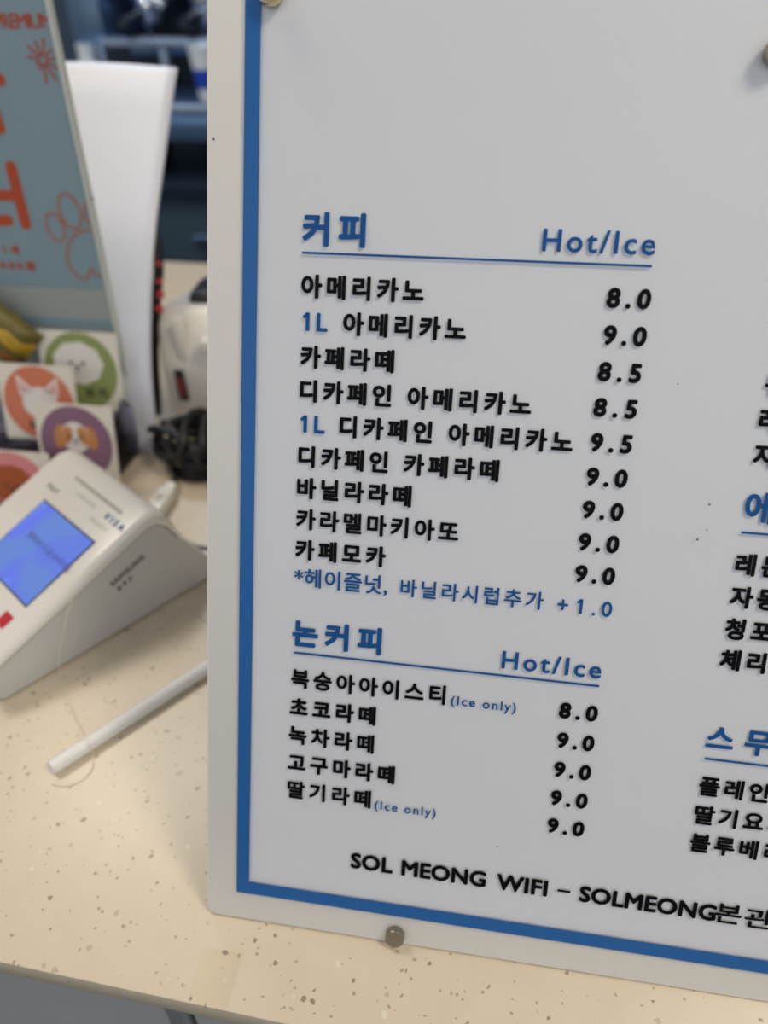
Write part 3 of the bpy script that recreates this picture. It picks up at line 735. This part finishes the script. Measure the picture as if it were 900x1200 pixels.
# ================================================================== CABLES
cbx = atz(222, 560); C0 = Vector((cbx.x + 0.012, cbx.y + 0.022, 0))
bm = bmesh.new()
for i in range(9):
    ph = random.uniform(0, 6); rx = random.uniform(.036, .050); ry = random.uniform(.018, .026); zz = 0.006 + 0.0035 * i
    pts4 = []
    for j in range(28):
        a = 2 * PI * j / 28
        pts4.append(C0 + Vector((rx * math.cos(a) + .004 * math.sin(2 * a + ph), ry * math.sin(a) + .004 * math.cos(3 * a + ph), max(.0032, zz + .007 * math.sin(a * 2 + ph)))))
    tube(pts4, 0.003, 8, bm, closed=True)
o = obj('power_cable', bm, 'blk', None, True); 
tag(o, 'coiled bundle of black power cable in front of the ivory printer', 'cable')
# straps wound around the bundle
bm = bmesh.new()
for xx in (-0.012, 0.004, 0.018):
    pts4 = [C0 + Vector((xx + .002 * math.sin(j), 0.031 * math.cos(2 * PI * j / 20), 0.024 + 0.0205 * math.sin(2 * PI * j / 20))) for j in range(20)]
    tube(pts4, 0.003, 8, bm, closed=True)
obj('cable_winding', bm, 'blk', o, True)
# white plug
pa, pb = atz(179, 603, 0.006), atz(202, 568, 0.006)
dd = (pb - pa); dd.z = 0; L5 = dd.length; ang = math.atan2(dd.y, dd.x)
pg = thing('cable_plug', 'small white cable plug lying behind the payment terminal', 'plug', (pa.x, pa.y, 0.0), (0, 0, ang))
obj('body', boxm(0, L5 * .8, -0.0068, 0.0068, 0.0005, 0.011, 0.0025, 3), 'white_plastic', pg, True)
obj('collar', boxm(L5 * .8, L5, -0.0045, 0.0045, 0.002, 0.0095, 0.0015, 2), 'white_plastic', pg, True)
obj('mark', boxm(L5 * .3, L5 * .5, -0.003, 0.003, 0.0109, 0.0112), 'pale_print', pg)
obj('cord', tube(spline([(L5, 0, .0055), (L5 + .012, 0.002, .006), (L5 + .026, 0.010, .012)], 6), 0.0022, 8), 'blk', pg, True)
# thin cord behind the reader
o = obj('black_cord', tube(spline([atz(214, 634, .0022), atz(226, 640, .0022), atz(243, 643, .0022), atz(300, 640, .0022), atz(340, 600, .0022)], 8), 0.0020, 8), 'blk', None, True)
tag(o, 'short black cord on the worktop right behind the terminal', 'cord')
p = atz(232, 645.5, .001)
o = obj('silver_clip', boxm(-0.010, 0.012, -0.002, 0.002, 0, 0.0022, 0.0008), 'tube', None); o.location = (p.x, p.y, 0); o.rotation_euler = (0, 0, -0.25)
tag(o, 'tiny pale strip in front of the short black cord', 'clip')
# beaded black cord
yb_ = 0.408
bp_ = [aty(x, y, yv + .024) for x, y, yv in ((188, 506, .395), (184, 470, .400), (181.5, 430, .402), (181.5, 390, .404), (183.5, 350, .408), (186, 315, .412), (184, 288, .418), (180, 262, .425))]
bp_[0].z = max(.006, bp_[0].z)
bc = thing('beaded_cord', 'upright black cord with red beads between white sheet and ivory printer', 'cord', (bp_[0].x, bp_[0].y, 0))
off = Vector((bp_[0].x, bp_[0].y, 0))
obj('strap', tube([p - off for p in spline(bp_, 6)], 0.0042, 10, rads=[.0042 * min(1, (43 - i) / 8 + .25) for i in range(43)]), 'blk', bc, True)
for (x, y, yv, rr) in ((187, 362, .402, .0036), (188, 345, .403, .0036), (187, 330, .404, .0028), (186, 309, .408, .0022)):
    p = aty(x, y, yv + .021) - off
    obj('red_bead', lathe([(rr * math.sin(a), -rr * math.cos(a)) for a in [0.15 + i * (PI - .3) / 6 for i in range(7)]], 12, c=p), 'red', bc, True)

# ================================================================== TAPE ON THE COUNTER
q0, q1, q2 = atz(235, 1125), atz(283, 1124), atz(233, 1176)
o = obj('tape_strip', boxm(q0.x, q1.x, -0.0005, 0.021, 0.0, 0.00015), 'tape', None)
o.location = (0, e0.y + (q2.x - e0.x) * math.tan(cang) + 0.001, 0.0001)
tag(o, 'nearly invisible clear tape square at the worktop front edge', 'tape')

# ================================================================== BACK COUNTER AND ESPRESSO MACHINE
BY = 1.48
bz = aty(230, 214, BY).z
bc2 = thing('back_counter', 'dark slate back counter behind the service counter', 'counter', (-0.4, BY, FLOOR))
Hb = bz - FLOOR
obj('body', boxm(-1.6, 1.4, 0.02, 0.78, 0.0, Hb - 0.03), 'teal', bc2)
for i in range(5):
    x = -1.6 + i * 0.6
    d = obj('door', boxm(x + .002, x + .598, 0.0, 0.0198, 0.10, Hb - 0.034, 0.002), 'teal', bc2)
    obj('handle', boxm(x + .22, x + .38, -0.018, -0.002, Hb - .12, Hb - .108, 0.003), 'machine', d)
obj('top_slab', boxm(-1.62, 1.42, -0.02, 0.79, Hb - 0.03, Hb, 0.003), 'machine_dark', bc2)
em = thing('espresso_machine', 'blue grey steel espresso machine on the dark back counter', 'espresso machine', (-0.85, BY + 0.03, bz))
mz = lambda py: aty(225, py, BY + .03).z - bz
mx_ = lambda px, py=60: aty(px, py, BY + .03).x + 0.85
z_tray0, z_tray1, z_lip = mz(167), mz(134), mz(120)
for x in (0.03, 0.62):
    for y in (0.05, 0.42): obj('foot', lathe([(0.02, 0), (0.024, z_tray0 - .001)], 16, c=(x, y, 0)), 'machine_dark', em)
obj('lower_body', boxm(-0.03, 0.70, 0.0, 0.48, z_tray0, z_tray1, 0.006), 'machine', em, True)
obj('drip_tray', boxm(-0.02, 0.69, -0.02, 0.24, z_tray1 + .001, z_lip, 0.004), 'machine_light', em, True)
for i in range(36): obj('grille_bar', boxm(-0.01 + i * .0195, -0.001 + i * .0195, -0.015, 0.235, z_lip + .0003, z_lip + .004), 'machine', em)
zr0, zr1 = mz(58), mz(46)
obj('back_plate', boxm(-0.02, 0.69, 0.25, 0.48, z_tray1, zr1 + .30, 0.004), 'machine_dark', em)
obj('front_rail', boxm(0.105, 0.69, 0.02, 0.05, zr0, zr1, 0.006), 'machine_light', em, True)
for x in (mx_(184), mx_(300), mx_(110)): obj('rail_post', boxm(x - .007, x + .007, 0.026, 0.044, z_lip + .004, zr0 + .002, 0.002), 'machine_light', em)
zg = mz(97); zg2 = mz(84)
obj('rear_rail', boxm(0.105, 0.69, 0.17, 0.20, zg + 0.03, zg2 + .03, 0.003), 'machine', em, True)
# left side panel
obj('side_panel', prism([(-0.005, z_tray1), (0.245, z_tray1), (0.245, zr1 + .30), (0.06, zr1 + .30), (0.02, zr1 + .02)], mx_(80), mx_(119), 0.004).__class__ and boxm(mx_(80), mx_(118), 0.03, 0.24, zr0 + .006, zr1 + .30, 0.006), 'machine', em, True)
obj('upper_body', boxm(0.10, 0.69, 0.08, 0.245, mz(-30), mz(-30) + .16, 0.01), 'machine', em, True)
# group heads with portafilters
for px in (142, 214, 300):
    gx = mx_(px, 20)
    gh = obj('group_head', lathe([(0.026, mz(14)), (0.030, mz(10)), (0.030, mz(-14)), (0.022, mz(-26))], 24, c=(gx, 0.13, 0)), 'chrome', em, True)
    obj('portafilter', lathe([(0.020, mz(34)), (0.026, mz(30)), (0.028, mz(17)), (0.024, mz(14))], 24, c=(gx, 0.13, 0)), 'machine_light', em, True)
    obj('portafilter_handle', tube([(gx, 0.105, mz(24)), (gx, 0.06, mz(25)), (gx, 0.00, mz(27))], 0.011, 12, rads=[.007, .012, .010]), 'machine_dark', em, True)
    obj('spout', tube([(gx, 0.13, mz(36)), (gx, 0.12, mz(40)), (gx, 0.115, mz(44))], 0.006, 10), 'chrome', em, True)
obj('display', boxm(mx_(145, 5), mx_(182, 5), 0.070, 0.0795, mz(6), mz(-8), 0.003), 'machine_dark', em)
for px, py in ((153, 4), (158, 10), (168, 3), (175, 6)):
    gx = mx_(px, py); obj('chrome_knob', lathe([(0.004 + .006 * math.sin(a), -0.009 * math.cos(a)) for a in [0.2 + i * (PI - .4) / 6 for i in range(7)]], 14, c=(gx, 0.055, mz(py))), 'chrome', em, True)
# small jug at the left of the drip tray
jx_ = mx_(96, 66)
jg = thing('milk_jug', 'small pale steel jug at the left end of the drip tray', 'jug', (-0.85 + jx_, BY + 0.05, bz + z_lip + .0042))
jh = mz(56) - z_lip
obj('body', lathe([(0.019, 0), (0.021, .004), (0.018, jh * .6), (0.016, jh * .9), (0.018, jh), (0.015, jh), (0.014, jh * .2)], 24), 'cupwhite', jg, True)
obj('handle', tube(spline([(0.016, 0, jh * .9), (0.034, 0, jh * .88), (0.036, 0, jh * .5), (0.018, 0, jh * .3)], 6), 0.003, 8), 'machine_light', jg, True)
# paper cup
cxw = mx_(242, 85)
cu = thing('paper_cup', 'white paper cup with a blue band on the espresso drip tray', 'cup', (-0.85 + cxw, BY + 0.02, bz + z_lip + .0042))
ch = mz(55) - z_lip - .004
rr_ = lambda t: 0.015 + 0.012 * t
obj('cup_body', lathe([(rr_(0), 0), (rr_(1), ch), (rr_(1) + .0015, ch), (rr_(1) + .0015, ch + .003), (rr_(1) - .001, ch + .003), (rr_(0) - .001, .002)], 28), 'cupwhite', cu, True)
obj('blue_band', lathe([(rr_(.25) + .0004, ch * .25), (rr_(.62) + .0004, ch * .62), (rr_(.62), ch * .62), (rr_(.25), ch * .25)], 28), 'cupblue', cu, True)
